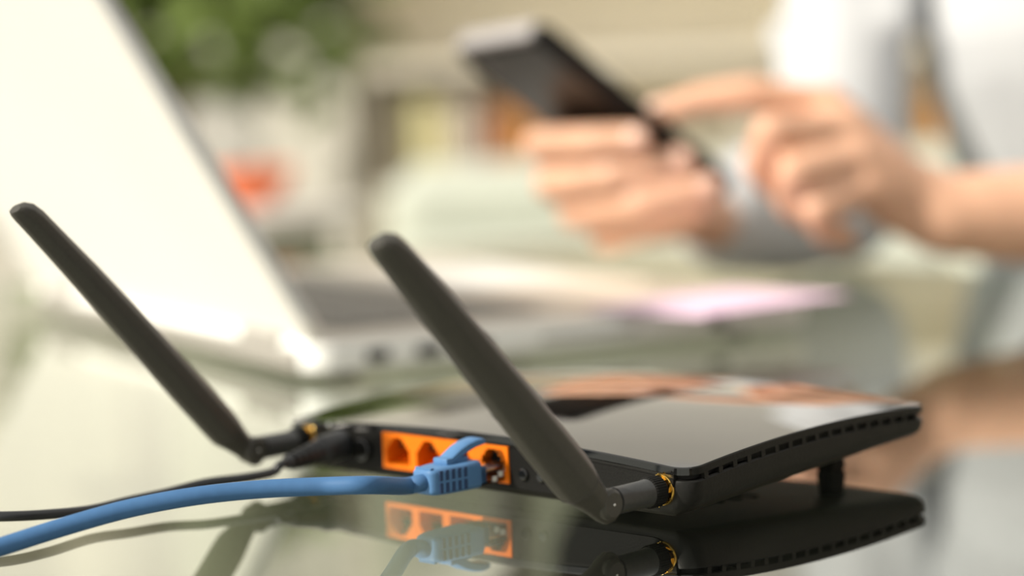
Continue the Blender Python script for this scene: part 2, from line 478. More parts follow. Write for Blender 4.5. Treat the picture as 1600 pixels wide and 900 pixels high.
# tiny screw dot on the rear rim and the feet
bm = bmesh.new(); lathe(bm, L(162, -0.1, wtop(162, 0) - 1.2), (0, -1, 0), [(0, 0.0010), (0.0004, 0.0010), (0.0006, 0.0005)]); link('rim_screw', bm, M_silver, rt, True, 40)
for (u, v) in ((22, 100), (RW - 22, 100)):
    bm = bmesh.new(); zt = wbot(u, v) + 1.0
    loft(bm, [[L(u + a * 3.4, v + b * 4.5, 0.02) for a, b in ((-1, -1), (1, -1), (1, 1), (-1, 1))], [L(u + a * 2.8, v + b * 3.6, zt) for a, b in ((-1, -1), (1, -1), (1, 1), (-1, 1))]])
    bmesh.ops.bevel(bm, geom=bm.edges[:], offset=0.0008, segments=2, affect='EDGES')
    link('foot', bm, M_panel, rt)
for (u, v) in ((46, 26), (RW - 46, 26)):
    bm = bmesh.new(); lathe(bm, L(u, v, 0.02), (0, 0, 1), [(0, 0.005), (0.0045, 0.0055)]); link('foot', bm, M_panel, rt, True, 40)
bm = bmesh.new()
for i in range(9):
    for j in range(4):
        u = 40 + i * 13; v = 50 + j * 9; box(bm, L(u, v, wbot(u, v) - 0.3), (0.009, 0.0016, 0.0008), Matrix.Rotation(math.atan(8 / 121), 3, 'X'))
link('underside_ribs', bm, M_panel, rt)

# antennas: blade is the part, its fittings are sub-parts
def antenna(u, w0, vk, tilt, length, lean=0.0, ws=1.0):
    base = L(u, vk, w0)
    d = Vector((lean, -math.cos(tilt), math.sin(tilt))).normalized()
    su = Vector((1, 0, 0)); su = (su - d * su.dot(d)).normalized()      # hinge axis
    e = su.cross(d).normalized()
    if e.z < 0: e = -e
    if su.x < 0: su = -su
    # su.x>0 is the side seen by the camera. cross-section: e = width, su = thickness
    prof = [ # dist, half width(e), half thickness, e shift
        (-5.6, 2.0, 1.8, -0.8), (-4.6, 3.1, 2.6, -0.8), (-2, 3.9, 3.0, -0.9), (2, 4.4, 3.5, -1.0), (7, 5.3, 4.7, -1.3), (12, 6.7, 5.9, -1.6), (17, 7.0, 6.1, -1.4), (34, 6.9, 6.1, -1.1), (50, 6.6, 5.9, -0.7),
        (70, 6.1, 5.5, -0.3), (90, 5.6, 5.0, 0), (105, 5.1, 4.6, 0), (length - 8, 4.8, 4.3, 0), (length - 4.0, 4.4, 4.0, -0.4), (length - 1.5, 3.4, 3.5, -1.2), (length - .2, 2.0, 2.6, -2.2)]
    prof = [(t, a * ws, b * ws, c) for t, a, b, c in prof]
    poly = [(-0.55, -1), (0.55, -1), (1, -0.5), (1, 0.05), (0.30, 1.0), (-0.42, 1.0), (-1, 0.25), (-1, -0.5)]
    shape = []
    for i, c in enumerate(poly):
        p_, q_ = Vector(poly[i - 1]), Vector(poly[(i + 1) % len(poly)]); c = Vector(c)
        a_ = c + (p_ - c).normalized() * .15; b_ = c + (q_ - c).normalized() * .15
        shape += [tuple(a_), tuple(a_ * .25 + c * .5 + b_ * .25), tuple(b_)]
    def rg(t, a, b, sh):
        return [base + d * (t / 1000) + e * ((x * a + sh) / 1000) + su * (y * b / 1000) for x, y in shape]
    prof2 = []
    for p in prof:
        if abs(p[0] - 12) < .1:
            prof2 += [p, (12.15, p[1] - .2, p[2] - .2, p[3]), (12.4, p[1] - .2, p[2] - .2, p[3]), (12.55, p[1] + .05, p[2] + .05, p[3])]
        else: prof2.append(p)
    bm = bmesh.new(); loft(bm, [rg(*p) for p in prof2])
    bl = link('antenna', bm, M_ant, rt, True, 28)
    # knuckle disc on the hinge axis
    bm = bmesh.new()
    lathe(bm, base - su * 0.0030, su, [(0, 0.0038), (0.0006, 0.0046), (0.0062, 0.0046), (0.0072, 0.0036)], 28)
    link('hinge_knuckle', bm, M_ant, bl, True, 40)
    bm = bmesh.new(); lathe(bm, base + su * 0.0041, su, [(0, 0.0004), (0.0002, 0.0004), (0.0004, 0.0002)], 12)
    link('hinge_pin', bm, M_silver, bl, True, 40)
    # barrel with fork and dark throat
    ax = Vector((0, 1, 0)); b0 = L(u, vk, w0)
    Lb = -vk / 1000
    bm = bmesh.new(); lathe(bm, b0 + ax * 0.0042, ax, [(0, 0.0035), (0.0003, 0.0041), (Lb - 0.0122, 0.0041), (Lb - 0.0118, 0.0043), (Lb - 0.0108, 0.0043), (Lb - 0.0105, 0.0041)], 32)
    link('barrel', bm, M_barrel, bl, True, 35)
    bm = bmesh.new()
    for s in (-1,): box(bm, b0 + ax * 0.0018 + Vector((0.0028 * s, 0, 0)), (0.0016, 0.0078, 0.0055), bevel=0.0005)
    box(bm, b0 + ax * 0.003, (0.0030, 0.004, 0.0050), bevel=0.0004)
    link('hinge_fork', bm, M_dark, bl)
    # knurled collar
    bm = bmesh.new(); y_, x_ = None, None
    sg = 72
    rings = []
    for t, r in ((0, 0.0042), (0.0004, 0.0046), (0.0048, 0.0046), (0.0052, 0.0043)):
        rings.append([b0 + ax * (Lb - 0.0072 + t) + Vector((math.cos(2 * PI * k / sg), 0, math.sin(2 * PI * k / sg))) * (r + (0.00018 if k % 2 else 0)) for k in range(sg)])
    loft(bm, rings); link('collar', bm, M_panel, bl)
    # gold threaded socket with washer
    bm = bmesh.new()
    lathe(bm, b0 + ax * (Lb - 0.0021), ax, [(0, 0.0031), (0.0012, 0.0031), (0.0012, 0.0047), (0.0016, 0.0049), (0.0026, 0.0049)], 36)
    for k in range(6):
        a = 2 * PI * k / 6 + .3
        box(bm, b0 + ax * (Lb - 0.0013) + Vector((math.cos(a) * 0.0041, 0, math.sin(a) * 0.0041)), (0.0006, 0.0006, 0.0030), Matrix.Rotation(-a + 0.5, 3, 'Y'))
    link('gold_connector', bm, M_gold, bl, True, 30)
    return bl
a1 = antenna(10.5, 10.3, -26.0, math.radians(45.6), 118, 0.0, 1.06)
a1['label'] = 'antenna on the socket nearest the camera'
a2 = antenna(174, 12.0, -25.5, math.radians(46.2), 125, 0.0, 0.90)
a2['label'] = 'antenna on the socket at the far left'

# ------------------------------------------------------------ blue network cable
pu = 81.4; pw = 10.6
nc = thing('network_cable', 'blue network cable plugged into the rightmost orange socket of the router', 'cable', Wd(pu, -31, 0))
def wbox(bm, u0, u1, v0, v1, w0, w1, bevel=0):
    c = Wd((u0 + u1) / 2, (v0 + v1) / 2, (w0 + w1) / 2)
    R3 = Matrix((( -UX.x, VX.x, 0), (-UX.y, VX.y, 0), (0, 0, 1)))
    box(bm, c, (abs(u1 - u0) / 1000, abs(v1 - v0) / 1000, abs(w1 - w0) / 1000), R3, bevel)
pstart = Wd(pu, -29, pw)
path = [pstart, Wd(pu, -33, pw - 0.1), Wd(pu + 1.5, -38, pw - .4)]
for (x, y, Y) in ((580, 758, 0.640), (500, 760, 0.641), (400, 765, 0.640), (300, 776, 0.636), (200, 795, 0.632), (100, 823, 0.626), (0, 855, 0.618), (-90, 884, 0.607), (-200, 905, 0.595), (-420, 925, 0.58), (-800, 935, 0.575), (-2600, 930, 0.60), (-4600, 930, 0.62)):
    p = at(x, y, Y); p.z = max(p.z, 0.0029); path.append(p)
bm = bmesh.new(); tube(bm, path, 0.00275, 20)
worldpart('cable', bm, M_blue, nc, True)
# boot: rounded box tapering to the cable
def sec(v, hu, hw, n=6, cw0=0.0):
    pts = []
    r = min(hu, hw) * 0.38
    for cx, cy, a0 in ((hu - r, hw - r, 0), (-hu + r, hw - r, 90), (-hu + r, -hw + r, 180), (hu - r, -hw + r, 270)):
        for k in range(n + 1):
            a = math.radians(a0 + 90 * k / n); pts.append(Wd(pu + cx + r * math.cos(a), v, pw + cw0 + cy + r * math.sin(a)))
    return pts
bm = bmesh.new()
loft(bm, [sec(-32, 3.4, 3.4), sec(-31.5, 4.3, 3.9), sec(-30, 4.9, 4.2), sec(-26, 5.5, 4.4), sec(-18, 6.1, 4.4), sec(-12.3, 6.2, 4.5), sec(-11.8, 6.0, 4.3)])
bt = worldpart('plug_boot', bm, M_boot, nc, True, 40)
for side in (-1, 1):
    for row in (-1, 1):
        for k in range(5):
            v = -28.6 + k * 2.45
            bm = bmesh.new(); hu = 5.25 + (v + 28.6) * 0.085
            wbox(bm, pu + side * (hu - 0.5), pu + side * (hu + 0.14), v - 0.65, v + 0.65, pw + row * 1.95 - 1.55, pw + row * 1.95 + 1.55)
            worldpart('grip_slot_shade', bm, M_slotshade, nc)  # uncut slots: their inner shade is put into the darker blue blocks
for row in (1,):
    bm = bmesh.new()
    wbox(bm, pu - 3.6, pu + 3.6, -31.4, -30.2, pw + 4.0, pw + 4.5)
    worldpart('boot_rim', bm, M_boot, nc)
# latch hood: arched tongue over the plug
bm = bmesh.new()
hood = [(-21.0, 4.6, 1.3), (-18.5, 5.9, 1.6), (-15.5, 7.4, 1.7), (-12, 8.7, 1.6), (-8.5, 9.5, 1.4), (-6, 9.6, 1.2), (-4.8, 9.4, 0.8)]
rings = []
for v, w, t in [(a - 1.6, b, c) for a, b, c in hood]:
    rings.append([Wd(pu + a * 2.9, v, pw + w + b * t) for a, b in ((-1, -0.6), (-0.75, -1), (0.75, -1), (1, -0.6), (1, 0.6), (0.75, 1), (-0.75, 1), (-1, 0.6))])
loft(bm, rings)
wbox(bm, pu - 2.6, pu + 2.6, -22.5, -14, pw + 4.0, pw + 6.0, 0.0004)
wbox(bm, pu - 3.2, pu + 3.2, -24.0, -21.2, pw + 4.0, pw + 6.4, 0.0005)
worldpart('latch_hood', bm, M_boot, nc, True, 40)
bm = bmesh.new(); wbox(bm, pu - 5.6, pu + 5.6, -11.9, 6.5, pw - 3.9, pw + 2.6, 0.0003)
pl = worldpart('clear_plug', bm, M_clearplug, nc)
bm = bmesh.new(); wbox(bm, pu - 4.8, pu + 4.8, -11.7, -8.2, pw - 3.4, pw + 1.8, 0.0004)
worldpart('inner_jacket', bm, M_boot, nc)
for j in range(8):
    bm = bmesh.new(); uu = pu - 3.6 + j * 1.03
    cyl(bm, Wd(uu, -8.5, pw + 0.2), Wd(uu, 5.0, pw + 0.6), 0.00048, seg=10)
    worldpart('wire', bm, [M_copper, M_boot, M_white, M_orange][j % 4], nc, True)
bm = bmesh.new()
for j in range(3): wbox(bm, pu - 6.1, pu - 5.4, -6.6 + j * 2.7, -5.0 + j * 2.7, pw - 3.2 + j * 1.2, pw - 1.6 + j * 1.3)
worldpart('contact_blades', bm, M_white, nc)

# ------------------------------------------------------------ black power cable
ku, kw = 153.5, 12.0
kc = thing('power_cable', 'thin black power cable leaving the left end of the router back', 'cable', Wd(ku, -25, 0))
bm = bmesh.new()
A = Wd(ku, -1.5, 12.5); B = Wd(152.8, -27.5, 9.6)
lathe(bm, A, B - A, [(0, 0.0046), (0.0005, 0.0050), (0.010, 0.0050), (0.011, 0.0042), (0.015, 0.0038), (0.022, 0.0030), (0.026, 0.0024)], 28)
ph = worldpart('plug_sleeve', bm, M_blackcab, kc, True, 35)
bm = bmesh.new()
dA = (B - A).normalized()
for k in range(5): lathe(bm, A + dA * (0.0125 + k * 0.0026), dA, [(0, 0.0040 - k * .00025), (0.0012, 0.0040 - k * .00025)], 20)
worldpart('strain_relief', bm, M_panel, kc, True, 35)
path = [B - dA * 0.002, B + dA * 0.003]
for (x, y, Y) in ((425, 738, 0.722), (380, 747, 0.715), (320, 755, 0.708), (260, 770, 0.70), (200, 783, 0.69), (140, 797, 0.68), (70, 804, 0.668), (0, 807, 0.662), (-80, 806, 0.665), (-300, 800, 0.68), (-900, 790, 0.70), (-2600, 760, 0.74), (-4200, 740, 0.78)):
    p = at(x, y, Y); p.z = max(p.z, 0.0018); path.append(p)
bm = bmesh.new(); tube(bm, path, 0.0016, 14); worldpart('cable', bm, M_blackcab, kc, True)

# ------------------------------------------------------------ laptop (local x = D1 towards the sitter, y = D2 away, origin at hinge corner)
LD, LW, LH = 0.285, 0.46, 0.018
lp = thing('laptop', 'open silver laptop with its pale lid back towards the router', 'laptop', hp(0, 0, 0), LAPROT)
def rbox2(bm, x0, x1, y0, y1, z0, z1, r, bev=0.0015, M4=None):
    n = 6; pts = []
    for cx, cy, a0 in ((x1 - r, y1 - r, 0), (x0 + r, y1 - r, 90), (x0 + r, y0 + r, 180), (x1 - r, y0 + r, 270)):
        for k in range(n + 1):
            a = math.radians(a0 + 90 * k / n); pts.append((cx, cy, math.cos(a), math.sin(a)))
    rg = lambda ins, z: [Vector((cx + (r - ins) * c, cy + (r - ins) * s, z)) for cx, cy, c, s in pts]
    R = [rg(bev, z0), rg(0, z0 + bev), rg(0, z1 - bev), rg(bev, z1)]
    if M4: R = [[M4 @ p for p in q] for q in R]
    loft(bm, R)
bm = bmesh.new(); rbox2(bm, 0.0, LD, 0, LW, 0.004, LH, 0.014, 0.002); link('base', bm, M_base, lp, True, 35)
bm = bmesh.new(); rbox2(bm, 0.012, LD - 0.004, 0.004, LW - 0.004, LH - 0.0005, LH + 0.0006, 0.012, 0.0002); dk = link('palm_rest', bm, M_deck, lp, True, 35)
bm = bmesh.new(); box(bm, (0.092, LW / 2, LH + 0.0008), (0.118, 0.38, 0.0008)); link('keyboard_well', bm, mat('keyboard well', (0.32, 0.30, 0.27), 0.5), lp)
keym = None
for r in range(6):
    for c in range(19):
        x = 0.042 + r * 0.0195; y = LW - 0.057 - c * 0.0192
        if r == 5 and 4 < c < 9: continue
        if keym is None:
            bm = bmesh.new(); box(bm, (0, 0, 0), (0.0160, 0.0160, 0.002), bevel=0.0006, seg=1); k = link('key', bm, M_key, lp); keym = k.data
        else:
            k = bpy.data.objects.new('key', keym); COL.objects.link(k); k.parent = lp
        k.location = (x, y, LH + 0.0021)
bm = bmesh.new(); box(bm, (0.042 + 5 * .0195, LW - 0.057 - 6.5 * 0.0192, LH + 0.0021), (0.016, 0.074, 0.002), bevel=0.0006, seg=1); link('space_bar', bm, M_key, lp)
bm = bmesh.new(); rbox2(bm, 0.182, 0.262, LW / 2 - 0.02, LW / 2 + 0.09, LH + 0.0003, LH + 0.0011, 0.006, 0.0003); link('trackpad', bm, M_base, lp, True, 35)
for i, (a, wd, hh) in enumerate(((0.035, 0.012, 0.006), (0.062, 0.014, 0.006), (0.088, 0.013, 0.005), (0.15, 0.055, 0.0025), (0.225, 0.01, 0.005))):
    bm = bmesh.new(); box(bm, (a, -0.0001, 0.0105), (wd, 0.0008, hh), bevel=0.0002, seg=1); link('side_port', bm, M_dark if i != 3 else M_key, lp)
for x, y in ((0.03, 0.03), (0.03, LW - .03), (LD - .03, .03), (LD - .03, LW - .03)):
    bm = bmesh.new(); lathe(bm, (x, y, 0), (0, 0, 1), [(0, 0.007), (0.0045, 0.007)]); link('rubber_foot', bm, M_panel, lp, True, 40)
# lid, leaning back from the hinge
LA = math.radians(59.5)
ML = Matrix.Translation((0.012, 0, LH - 0.002)) @ Matrix.Rotation(-(PI - LA), 4, 'Y')
# lid local: x along the lid, z normal. (PI-LA) rotation turns +x up and back; +z then faces down-back (the outside)
bm = bmesh.new(); rbox2(bm, 0.002, LD, 0.0, LW, -0.001, 0.007, 0.016, 0.0025, ML)
bm2 = bmesh.new(); rbox2(bm2, -0.002, 0.004, 0.012, LW - 0.012, 0.005, LH - 0.003, 0.0015, 0.0008); link('rear_shade_bar', bm2, M_key, lp, True, 35)  # bm2: added dark bar, painted shade of the rear edge below the lid
lid = link('lid', bm, M_lid, lp, True, 35)
bm = bmesh.new(); rbox2(bm, 0.006, LD - 0.004, 0.004, LW - 0.004, -0.0018, -0.0005, 0.012, 0.0003, ML); link('screen_bezel', bm, M_screen, lid, True, 35)
bm = bmesh.new(); box(bm, ((0.0015 + LD) / 2 + .001, -0.0004, 0.0032), (LD - 0.034, 0.0014, 0.0055), bevel=0.0005)
bmesh.ops.transform(bm, matrix=ML, verts=bm.verts[:]); link('lid_edge', bm, M_lidedge, lid, True, 35)
for y in (0.06, LW - 0.06):
    bm = bmesh.new(); cyl(bm, (0.003, y - 0.025, LH - 0.001), (0.003, y + 0.025, LH - 0.001), 0.0048); link('hinge', bm, M_key, lp, True, 40)

# pink note on the palm rest
bm = bmesh.new(); rbox2(bm, -0.055, 0.055, -0.04, 0.04, 0, 0.0015, 0.001, 0.0003)
nt_ = link('paper_note', bm, M_pink); nt_.matrix_world = Matrix.Translation(tab(1125, 474, LH + 0.0018)) @ Matrix.Rotation(LAPROT + 0.25, 4, 'Z')
tag(nt_, 'pale pink paper note lying on the laptop palm rest', 'paper')

# ------------------------------------------------------------ phone
PL, PWD, PT = 0.157, 0.080, 0.0115
PA1 = at(846, 46, 1.150)
Lv = (at(1152, 296, 1.222) - PA1).normalized()
Wv = (at(694, 68, 1.220) - PA1); Wv = (Wv - Lv * Wv.dot(Lv)).normalized()
Nv = Lv.cross(Wv).normalized()   # screen side
PM = Matrix.Identity(4)
PC = PA1 + Lv * PL / 2 + Wv * PWD / 2
for i in range(3): PM[i][0] = Lv[i]; PM[i][1] = Wv[i]; PM[i][2] = Nv[i]; PM[i][3] = PC[i]
pho = bpy.data.objects.new('smartphone', None); COL.objects.link(pho); pho.matrix_world = PM; pho.empty_display_size = 0.02
tag(pho, 'dark smartphone held up over the laptop in the far hand', 'phone')
bm = bmesh.new(); rbox2(bm, -PL / 2, PL / 2, -PWD / 2, PWD / 2, -PT / 2, PT / 2, 0.008, 0.0018); link('case', bm, M_phonefr, pho, True, 35)
bm = bmesh.new(); rbox2(bm, -PL / 2 + .004, PL / 2 - .003, -PWD / 2 + .003, PWD / 2 - .003, -PT / 2 - .0004, -PT / 2 + .001, 0.006, 0.0003); bk = link('back_cover', bm, M_phone, pho, True, 35)
bm = bmesh.new(); rbox2(bm, -PL / 2 + .003, PL / 2 - .003, -PWD / 2 + .002, PWD / 2 - .002, PT / 2 - .001, PT / 2 + .0003, 0.006, 0.0002); link('screen', bm, M_pscreen, pho, True, 35)
bm = bmesh.new(); box(bm, (-PL / 2 - 0.0002, 0, 0), (0.005, PWD - 0.012, PT * 0.9), bevel=0.001); link('sunlit_end', bm, M_phonelit, pho, True, 35)  # dark frame's top end made pale to paint in the sun on it
bm = bmesh.new(); cyl(bm, (-PL / 2 + .016, PWD / 2 - .016, -PT / 2 - .001), (-PL / 2 + .016, PWD / 2 - .016, -PT / 2 + .001), 0.0045); link('camera_lens', bm, M_gloss, bk, True, 40)

# ------------------------------------------------------------ person
FD = -D1                                 # the way the sitter faces
LF = Vector((D1.y, -D1.x, 0))            # the sitter's left, towards the camera
TC = Vector((0.455, 1.50, 0))
per = thing('person', 'person in a white shirt tapping a phone at the table', 'person', (0.5, 1.55, -0.74))
V3 = Vector
bm = bmesh.new()
def chain(bm, pts):
    for (p, r), (q, s) in zip(pts, pts[1:]): capsule(bm, p, r, q, s, 14)
A_ = lambda x, y, Y: at(x, y, Y)
# far hand (holds the phone): fingers cross the phone's back, tips on its near edge
far = {
 'index':  [(905, 262, 1.285, .0105), (842, 226, 1.222, .0100), (925, 221, 1.190, .0092), (995, 217, 1.181, .0082)],
 'middle': [(935, 304, 1.292, .0108), (862, 288, 1.224, .0104), (955, 276, 1.192, .0096), (1062, 252, 1.187, .0084)],
 'ring':   [(970, 334, 1.294, .0104), (898, 334, 1.226, .0100), (1000, 320, 1.190, .0094), (1102, 292, 1.188, .0084)],
 'pinky':  [(1005, 356, 1.290, .0094), (948, 372, 1.228, .0090), (1015, 352, 1.204, .0084), (1088, 326, 1.198, .0074)]}
for k, c in far.items(): chain(bm, [(A_(x, y, Y), r) for x, y, Y, r in c])
WRf = A_(1125, 345, 1.345)
for k, c in far.items():
    x, y, Y, r = c[0]; chain(bm, [(A_(x, y, Y), r + .001), (A_(1078, 338, 1.312), .015)])
chain(bm, [(A_(1070, 335, 1.305), .016), (WRf, .021)])
chain(bm, [(A_(1080, 345, 1.29), .014), (A_(1075, 270, 1.28), .0125), (A_(1035, 225, 1.262), .0105), (A_(1010, 200, 1.248), .009)])   # thumb over the screen
# near hand (taps with the index finger)
near = {
 'index':  [(1292, 168, 1.205, .0112), (1172, 146, 1.200, .0100), (1094, 156, 1.203, .0088), (1034, 176, 1.206, .0076)],
 'middle': [(1318, 205, 1.190, .0112), (1205, 205, 1.170, .0104), (1186, 258, 1.185, .0094), (1212, 292, 1.200, .0084)],
 'ring':   [(1334, 250, 1.182, .0108), (1238, 272, 1.160, .0100), (1236, 318, 1.178, .0090), (1266, 340, 1.195, .0080)],
 'pinky':  [(1350, 292, 1.180, .0098), (1276, 328, 1.162, .0090), (1290, 362, 1.172, .0080), (1322, 372, 1.182, .0072)]}
WRn = A_(1475, 335, 1.205)
for k, c in near.items():
    chain(bm, [(A_(x, y, Y), r) for x, y, Y, r in c])
    x, y, Y, r = c[0]; chain(bm, [(A_(x, y, Y), r + .002), (A_(1410, 300, 1.20), .020)])
chain(bm, [(A_(1330, 210, 1.20), .013), (A_(1345, 290, 1.196), .012), (A_(1400, 310, 1.2), .019)])
chain(bm, [(A_(1400, 300, 1.205), .022), (WRn, .0235)])
chain(bm, [(A_(1400, 290, 1.22), .016), (A_(1330, 262, 1.245), .0125), (A_(1262, 262, 1.246), .0110), (A_(1215, 275, 1.24), .0095)])  # thumb
ELn = V3((0.47, 1.255, 0.040)); SHn = V3((0.565, 1.315, 0.27))
midn = WRn.lerp(ELn, 0.45)
chain(bm, [(WRn, .0235), (midn, .033), (ELn, .037), (SHn, .045)])
ELf = V3((0.222, 1.50, 0.050)); SHf = V3((0.275, 1.66, 0.30))
chain(bm, [(WRf, .022), (WRf.lerp(ELf, .5), .033), (ELf, .036), (SHf, .044)])
# torso, neck, head, legs
PEL = V3((0.54, 1.56, -0.17)); CH = V3((0.445, 1.50, 0.16)); NK = V3((0.415, 1.48, 0.37)); HD = V3((0.38, 1.465, 0.50))
for s in (-1, 1):
    chain(bm, [(PEL + LF * .08 * s, .10), (CH + LF * .075 * s, .095), (NK + LF * .10 * s - V3((0, 0, .09)), .055)])
chain(bm, [(SHn, .045), (NK - V3((0, 0, .06)), .05), (SHf, .045)])
chain(bm, [(NK - V3((0, 0, .05)), .052), (HD, .052)])
RH = Matrix.Rotation(math.atan2(FD.y, FD.x), 3, 'Z') @ Matrix.Rotation(math.radians(22), 3, 'Y')   # head frame: x = forward
hd = lambda x, y, z: HD + RH @ V3((x, y, z))
ellipsoid(bm, hd(0, 0, .045), (.094, .074, .095), RH)
ellipsoid(bm, hd(.03, 0, -.02), (.062, .056, .070), RH)
chain(bm, [(hd(.088, 0, .03), .008), (hd(.108, 0, -.002), .0125)])
for s in (-1, 1):
    ellipsoid(bm, hd(.0, .076 * s, .015), (.018, .008, .030), RH)
    ellipsoid(bm, hd(.078, .03 * s, .044), (.016, .02, .007), RH)
KN = [PEL + FD * .46 + LF * s * .10 + V3((0, 0, -.02)) for s in (1, -1)]
AN = [k + FD * -.03 + V3((0, 0, -.46)) for k in KN]
for s, k, a in zip((1, -1), KN, AN):
    chain(bm, [(PEL + LF * .09 * s - V3((0, 0, .02)), .085), (k, .055), (a, .036), (a + FD * .13 + V3((0, 0, -.045)), .022)])
body_ = worldpart('body', bm, M_skin, per); remesh(body_, 0.0026, 5)
def nails(chains, off, rad=.006):
    for k, c in chains.items():
        p = A_(*c[-1][:3]); q = A_(*c[-2][:3]); d = (p - q).normalized()
        o = off(d); bm = bmesh.new()
        x = d; z = (o - d * o.dot(d)).normalized(); y = z.cross(x)
        R3 = Matrix((x, y, z)).transposed()
        ellipsoid(bm, p + z * (c[-1][3] - .0012) + x * .001, (.0062, .0050, .0014), R3, 12, 8)
        worldpart('fingernail', bm, M_nail, per, True)
nails(far, lambda d: V3((-.25, -1, .25))); nails({'index': near['index']}, lambda d: V3((0, -.6, 1)))
# shirt
bm = bmesh.new()
for s in (-1, 1):
    chain(bm, [(PEL + LF * .08 * s + V3((0, 0, .02)), .112), (CH + LF * .078 * s, .108), (NK + LF * .10 * s - V3((0, 0, .10)), .066)])
chain(bm, [(SHn, .060), (NK - V3((0, 0, .075)), .060), (SHf, .060)])
chain(bm, [(SHn, .058), (ELn + V3((0.012, 0.01, .055)), .050)])
chain(bm, [(SHf, .054), (SHf.lerp(ELf, .55), .046), (ELf + V3((.0, .0, .002)), .0505), (ELf.lerp(WRf, .5) + V3((0, 0, .002)), .047), (ELf.lerp(WRf, .93), .034)])
# folds
for k in range(5):
    a = SHf.lerp(ELf, .25 + .08 * k); b = a + V3((-.05 + .01 * (k % 3), -.035, -.015)); chain(bm, [(a + V3((.03, -.03, .01)), .018), (b, .014)])
sh = worldpart('shirt', bm, M_shirt, per); remesh(sh, 0.005, 8)
sh['label'] = 'white long-sleeved shirt'
bm = bmesh.new()
lathe(bm, NK - V3((0, 0, .075)), HD - NK + V3((0, 0, .02)), [(0, .068), (.03, .066), (.045, .070), (.05, .064), (.03, .058)], 32, cap=False)
worldpart('collar', bm, M_shirt, per, True)
bm = bmesh.new()
for s, k, a in zip((1, -1), KN, AN):
    chain(bm, [(PEL + LF * .09 * s - V3((0, 0, .01)), .105), (k, .070), (a + V3((0, 0, .03)), .052)])
tr = worldpart('trousers', bm, M_trs, per); remesh(tr, 0.008, 6)
for a in AN:
    bm = bmesh.new(); R3 = Matrix.Rotation(math.atan2(FD.y, FD.x), 3, 'Z')
    ellipsoid(bm, a + FD * .06 + V3((0, 0, -.025)), (.135, .047, .038), R3)
    for v in bm.verts: v.co.z = max(v.co.z, FLOOR + .002)
    worldpart('shoe', bm, M_shoe, per, True)
for s in (-1, 1):
    bm = bmesh.new(); ellipsoid(bm, hd(.080, .031 * s, .030), (.011, .012, .0085), RH); e1 = worldpart('eye', bm, M_eye, per, True)
    bm = bmesh.new(); ellipsoid(bm, hd(.0885, .031 * s, .029), (.0035, .0052, .0052), RH); worldpart('iris', bm, M_iris, per, True)
bm = bmesh.new(); ellipsoid(bm, hd(.086, 0, -.036), (.008, .021, .006), RH); worldpart('mouth', bm, M_lip, per, True)
bm = bmesh.new()
ellipsoid(bm, hd(-.022, 0, .066), (.097, .086, .094), RH); ellipsoid(bm, hd(-.06, 0, -.01), (.05, .07, .10), RH)
for s in (-1, 1): ellipsoid(bm, hd(-.02, .066 * s, .02), (.045, .02, .085), RH)
hr = worldpart('hair', bm, M_hair, per); remesh(hr, 0.006, 5)

# chair under the sitter
ch = thing('dining_chair', 'wooden chair under the seated person', 'chair', (PEL.x, PEL.y, FLOOR), LAPROT)
SZ = -.27 - FLOOR - .015
bm = bmesh.new(); rbox2(bm, -.2, .22, -.21, .21, SZ - .03, SZ, .03, .006); link('seat', bm, M_wood, ch, True, 35)
for x in (-.17, .19):
    for y in (-.18, .18):
        bm = bmesh.new(); cyl(bm, (x * 1.05, y * 1.05, 0), (x, y, SZ - .03), .015, .019); link('leg', bm, M_wood, ch, True, 40)
for y in (-.18, .18):
    bm = bmesh.new(); cyl(bm, (.19, y, SZ - .01), (.27, y, SZ + .42), .014, .012); link('back_post', bm, M_wood, ch, True, 40)
for k in range(3):
    bm = bmesh.new(); box(bm, (.222 + k * .022, 0, SZ + .14 + k * .11), (.016, .36, .055), bevel=.005); link('back_slat', bm, M_wood, ch)

# ------------------------------------------------------------ background furniture
def bx(x, y, Y): return at(x, y, Y)
# sofa
so = thing('sofa', 'pale sage green sofa behind the glass table', 'sofa', (0.32, 2.75, FLOOR))
bm = bmesh.new(); rbox2(bm, -.49, .9, -.38, .40, .08, .52, .06, .03); link('seat_base', bm, M_sofa, so, True, 35)
for i in range(2):
    bm = bmesh.new(); rbox2(bm, -.48 + i * .68, .19 + i * .68, -.39, .20, .52, .685, .06, .04); link('seat_cushion', bm, M_sofa, so, True, 35)
bm = bmesh.new(); rbox2(bm, -.49, .9, .18, .42, .50, .775, .05, .04); link('backrest', bm, M_sofa, so, True, 35)
for x in (-.42, .82):
    for y in (-.3, .33):
        bm = bmesh.new(); cyl(bm, (x, y, 0), (x, y, .08), .02); link('foot', bm, M_wood, so, True, 40)
# side table with an orange bowl
stx, sty = bx(385, 320, 2.5).x, 2.5
stz = bx(385, 322, 2.5).z
sd_ = thing('side_table', 'small round side table with a white top and green drum, left of the sofa', 'table', (stx, sty, FLOOR))
bm = bmesh.new(); lathe(bm, (0, 0, stz - FLOOR - .025), (0, 0, 1), [(0, .13), (.003, .135), (.022, .135), (.025, .13)], 40); link('table_top', bm, M_white, sd_, True, 40)
bm = bmesh.new(); cyl(bm, (0, 0, .02), (0, 0, stz - FLOOR - .025), .105, .095, 40); link('drum', bm, M_cush, sd_, True, 40)
bm = bmesh.new(); lathe(bm, (0, 0, 0), (0, 0, 1), [(0, .12), (.02, .11)], 40); link('foot_plate', bm, M_white, sd_, True, 40)
bm = bmesh.new(); lathe(bm, (0, 0, 0), (0, 0, 1), [(0, .022), (.003, .024), (.014, .040), (.032, .052), (.044, .055), (.044, .052), (.030, .048), (.012, .030), (.006, .005)], 40)
